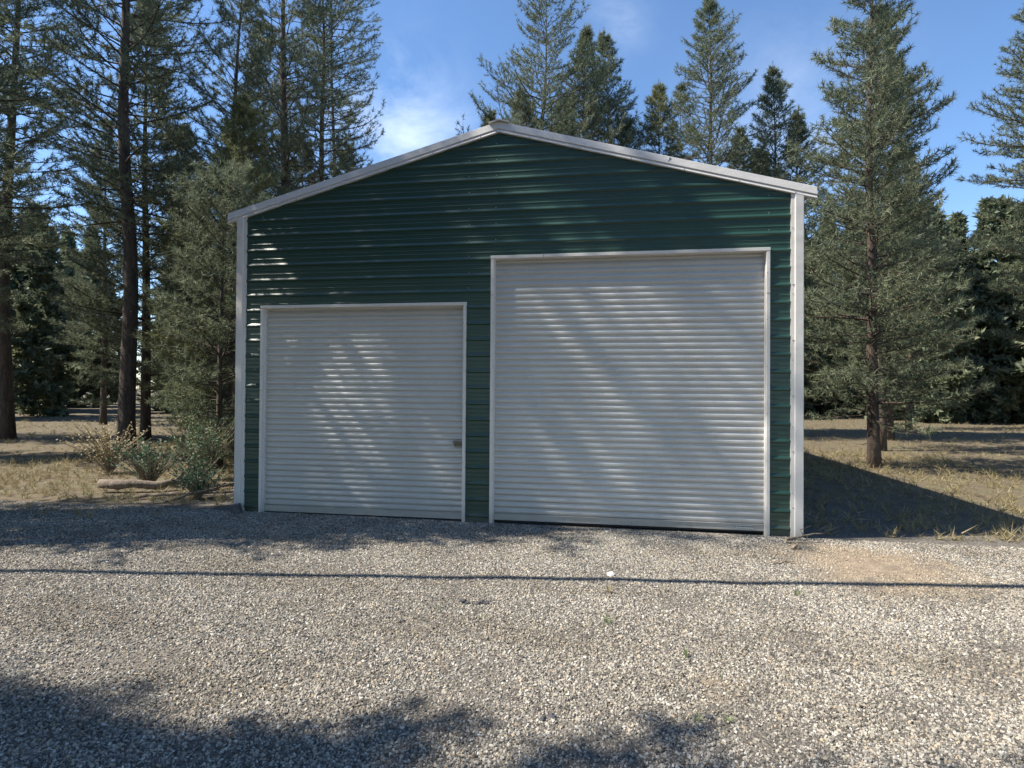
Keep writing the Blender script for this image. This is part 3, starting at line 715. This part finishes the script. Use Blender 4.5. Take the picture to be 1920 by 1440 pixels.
# ------------------------------------------------------------------ small things
def tuft(name, loc, h, n, spread, mat, label, cat, group=None, seed=0, wide=.004, flat=False):
    R = random.Random(seed); mb = MB()
    for i in range(n):
        a = R.uniform(0, 6.28); r = R.uniform(0, spread*.35); l = h*R.uniform(.5, 1.1); le = R.uniform(.15, .9)*spread
        b0 = Vector((math.cos(a)*r, math.sin(a)*r, -.005)); m1 = b0+Vector((math.cos(a)*le*.4, math.sin(a)*le*.4, l*.65)); e1 = b0+Vector((math.cos(a)*le, math.sin(a)*le, l*(.95 if not flat else .6)))
        s_ = Vector((-math.sin(a), math.cos(a), 0))*wide*R.uniform(.7, 1.4)
        k_ = len(mb.v); mb.v += [tuple(b0-s_), tuple(b0+s_), tuple(m1+s_), tuple(m1-s_), tuple(e1)]
        mb.f += [(k_, k_+1, k_+2, k_+3), (k_+3, k_+2, k_+4)]
    o = mb.build(name, M[mat]); o.location = loc; return tag(o, label, cat, group)
def gp(x, y, dz=0):
    p = on_ground(x, y, -.02); p.z = gz(p.x, p.y)+dz; return p
weeds = [(1141, 1113, .09, 40, .05, 'dry', 'grey dry grass tuft just below the cable shadow'),
         (1140, 1170, .07, 34, .07, 'leaf', 'light green grass tuft in the sunny gravel right of centre'),
         (1286, 1230, .08, 26, .05, 'leaf', 'thin green weed in the gravel below the big door'),
         (1352, 1265, .05, 16, .05, 'leaf', 'tiny pale weed right of the thin green weed'),
         (822, 1146, .05, 22, .05, 'leaf', 'small green weed near the dark stones left of centre'),
         (488, 1231, .04, 20, .06, 'dry', 'yellowish weed in the gravel near the left edge of the photo'),
         (905, 1160, .04, 18, .06, 'leaf', 'small weed below the dark stones'),
         (1308, 1350, .05, 26, .06, 'leaf', 'green weed beside the rough gravel at the lower right'),
         (1365, 1352, .05, 24, .05, 'leaf', 'right one of the two weeds at the lower right'),
         (1494, 1115, .08, 40, .08, 'leaf', 'green grass clump at the right edge of the photo'),
         (878, 973, .10, 14, .05, 'dry', 'dry grass blades between the two doors'),
         (848, 972, .09, 12, .05, 'dry', 'dry grass blades at the right foot of the small door'),
         (560, 966, .07, 16, .06, 'dry', 'dry grass tuft at the foot of the small door on its left'),
         (975, 1140, .03, 20, .07, 'leaf', 'flat pale weed in the middle of the gravel'),
         (1060, 1300, .03, 14, .05, 'dry', 'straw coloured tuft in the lower middle gravel')]
for i, (x, y, h, n, sp2, mt, lb) in enumerate(weeds):
    tuft('weed', gp(x, y), h, int(n*.6), sp2, mt, lb, 'weed', 'weeds growing in the gravel', seed=i+3, wide=.0022)
def leafy(name, loc, r, h, n, mat, label, seed, group=None, cat='weed', ls=.02):
    R = random.Random(seed); e = empty(name, loc); tag(e, label, cat, group)
    st = MB(); lf = MB()
    for i in range(n):
        a = R.uniform(0, 6.28); d = R.uniform(.1, 1)*r; hh = h*R.uniform(.5, 1)
        tip = Vector((math.cos(a)*d, math.sin(a)*d, hh)); mid = tip*.5+Vector((0, 0, hh*.15))
        st.tube([(0, 0, -.01), mid, tip], [ls*.12, ls*.10, ls*.06], 4, cap=False)
        for q in range(9):
            u = .25+.75*q/8; c = (mid*(1-u)*2 if u < .5 else mid.lerp(tip, (u-.5)*2)) if False else Vector((0, 0, 0)).lerp(tip, u)+Vector((0, 0, hh*.15*math.sin(u*PI)))
            dr = Vector((R.uniform(-1, 1), R.uniform(-1, 1), R.uniform(-.1, .9))).normalized()*ls*R.uniform(.8, 1.5); s_ = dr.orthogonal().normalized()*ls*.28
            k_ = len(lf.v); lf.v += [tuple(c), tuple(c+dr*.5+s_), tuple(c+dr), tuple(c+dr*.5-s_)]; lf.f.append((k_, k_+1, k_+2, k_+3))
    st.build('stem', M['wood'], e); lf.build('leaves', M[mat], e); return e
leafy('leafy_weed', gp(682, 967), .10, .09, 16, 'leaf_dark', 'dark green leafy weed at the foot of the small door', 5, ls=.022)
# undergrowth at the left of the garage
leafy('shrub', Vector((-2.6, 2.6, 0)), .75, 1.25, 90, 'leaf_dark', 'rounded green shrub beside the left corner of the garage', 7, cat='shrub', ls=.055)
leafy('shrub', Vector((-1.9, 1.4, 0)), .45, .65, 70, 'leaf_dark', 'low dark shrub in front of the rounded green shrub', 8, cat='shrub', ls=.045)
leafy('shrub', Vector((-4.2, 4.4, 0)), .9, 1.4, 90, 'leaf_dark', 'green shrub among the trees further back on the left', 9, cat='shrub', ls=.06)
for q_, (x_, y_, r_, h_, n_q, mt_, lb_) in enumerate(((-1.35, .75, .5, .55, 50, 'leaf_dark', 'dark low bush right behind the left corner trim'), (-3.1, 1.7, .8, .9, 80, 'leaf_dark', 'dark bush beyond the weathered log'),
        (-3.4, 3.6, .9, 1.3, 90, 'leaf', 'tall leafy bush under the yellow green pines'), (-5.2, 3.0, 1.0, 1.1, 80, 'dry', 'wide dry bush left of the leafy ones'), (-4.6, 6.5, 1.2, 1.6, 90, 'leaf_dark', 'large dark bush farthest back under the pines'))):
    leafy('shrub', Vector((x_, y_, 0)), r_, h_, n_q, mt_, lb_, 60+q_, cat='shrub', ls=.055)
def log(name, a, b_, r, label, seed, group=None, mat='bark_pale', cat='log'):
    R = random.Random(seed); a = Vector(a); b_ = Vector(b_); pts = []; rad = []
    for i in range(9):
        u = i/8; p = a.lerp(b_, u)+Vector((R.uniform(-1, 1), R.uniform(-1, 1), R.uniform(-.6, .8)))*r*.9; pts.append(p); rad.append(r*(1-.55*u)*R.uniform(.8, 1.15))
    mb = MB(); mb.tube(pts, rad, 8)
    s0 = pts[4]; mb.tube([s0, s0+Vector((R.uniform(-1, 1), R.uniform(-1, 1), .8))*r*4, s0+Vector((R.uniform(-1, 1), R.uniform(-1, 1), 1.2))*r*6], [r*.5, r*.35, r*.15], 5)
    return tag(mb.build(name, M[mat], smooth=True), label, cat, group)
log('fallen_log', (-3.4, .9, .12), (-1.2, 1.9, .10), .09, 'weathered log lying behind the left corner of the garage', 1)
log('fallen_branch', (-2.4, .5, .05), (-.7, .9, .12), .035, 'long thin dead branch in front of the weathered log', 2, cat='branch')
log('fallen_branch', (-1.6, .3, .04), (-.45, 1.2, .35), .025, 'dead branch leaning up against the left corner trim', 3, cat='branch')
q = gp(1462, 1056); log('stick', q+Vector((-.07, -.03, .015)), q+Vector((.16, .05, .025)), .010, 'short pale stick on the sandy patch in front of the right corner', 4, cat='stick')
q = gp(1452, 1046); log('stick', q+Vector((0, 0, .01)), q+Vector((.05, .02, .09)), .010, 'stub of wood standing beside the short pale stick', 9, cat='stick')
q = gp(1495, 1012); log('branch', q+Vector((-.16, -.05, .015)), q+Vector((.35, .12, .08)), .018, 'grey dead branch lying at the foot of the right corner trim', 6, cat='branch')
q = gp(1490, 1018); log('branch', q+Vector((-.1, -.02, .012)), q+Vector((.30, -.02, .03)), .012, 'thinner dead branch under the grey one at the right corner', 11, cat='branch')
def rock(loc, r, mat, label, seed, name='stone', group=None, flat=.7):
    import bmesh
    bm = bmesh.new(); bmesh.ops.create_icosphere(bm, subdivisions=2, radius=r); R = random.Random(seed)
    off = Vector((seed*3.1, seed*1.7, 0))
    for v in bm.verts:
        v.co *= 1+.55*noise.noise(v.co/r*1.1+off)+R.uniform(-.05, .05); v.co.z *= flat
    me = bpy.data.meshes.new(name); bm.to_mesh(me); bm.free(); me.materials.append(M[mat])
    o = bpy.data.objects.new(name, me); C.objects.link(o); o.location = Vector(loc)+Vector((0, 0, r*.3)); return tag(o, label, 'stone', group)
rock(gp(1145, 1081), .035, 'whitestone', 'single white stone lying by the cable shadow', 2)
rock(gp(1491, 1027), .06, 'wood', 'brown lump of bark and soil at the right corner of the garage', 6, name='clod')
for i, (x, y, r) in enumerate(((868, 1131, .035), (876, 1133, .022), (903, 1132, .034), (896, 1136, .022), (912, 1134, .026), (755, 1167, .02))):
    rock(gp(x, y), r, 'darkstone', ('dark stone of the small group in the gravel left of centre' if i < 5 else 'lone reddish dark stone left of the dark group'), 20+i, group='dark stones in the gravel' if i < 5 else None)
for i, (x, y, r) in enumerate(((1035, 1346, .022), (1018, 1351, .018), (1330, 1343, .022), (1302, 1341, .018), (615, 1372, .024), (575, 1366, .02))):
    rock(gp(x, y), r, 'darkstone', ['dark stone at the lower middle of the gravel', 'smaller dark stone left of the one at lower middle', 'dark stone at the lower right beside the weeds', 'small dark stone left of the weeds at lower right', 'large stone in the shaded gravel at lower left', 'pale rimmed stone in the shade, leftmost of the large ones'][i], 40+i, group='larger stones in the gravel')
# dark block by the left corner
p = gp(455, 958); bl = MB(); bl.box(-.055, .075, -.07, .07, -.02, .115, Matrix.Rotation(.35, 3, 'Z') @ Matrix.Rotation(-.22, 3, 'Y'))
bo = bevel(bl.build('stone_block', M['darkblock']), .012); bo.location = (p.x+.04, min(p.y, -.12), p.z+.01); tag(bo, 'dark broken block leaning at the foot of the left corner trim', 'block')
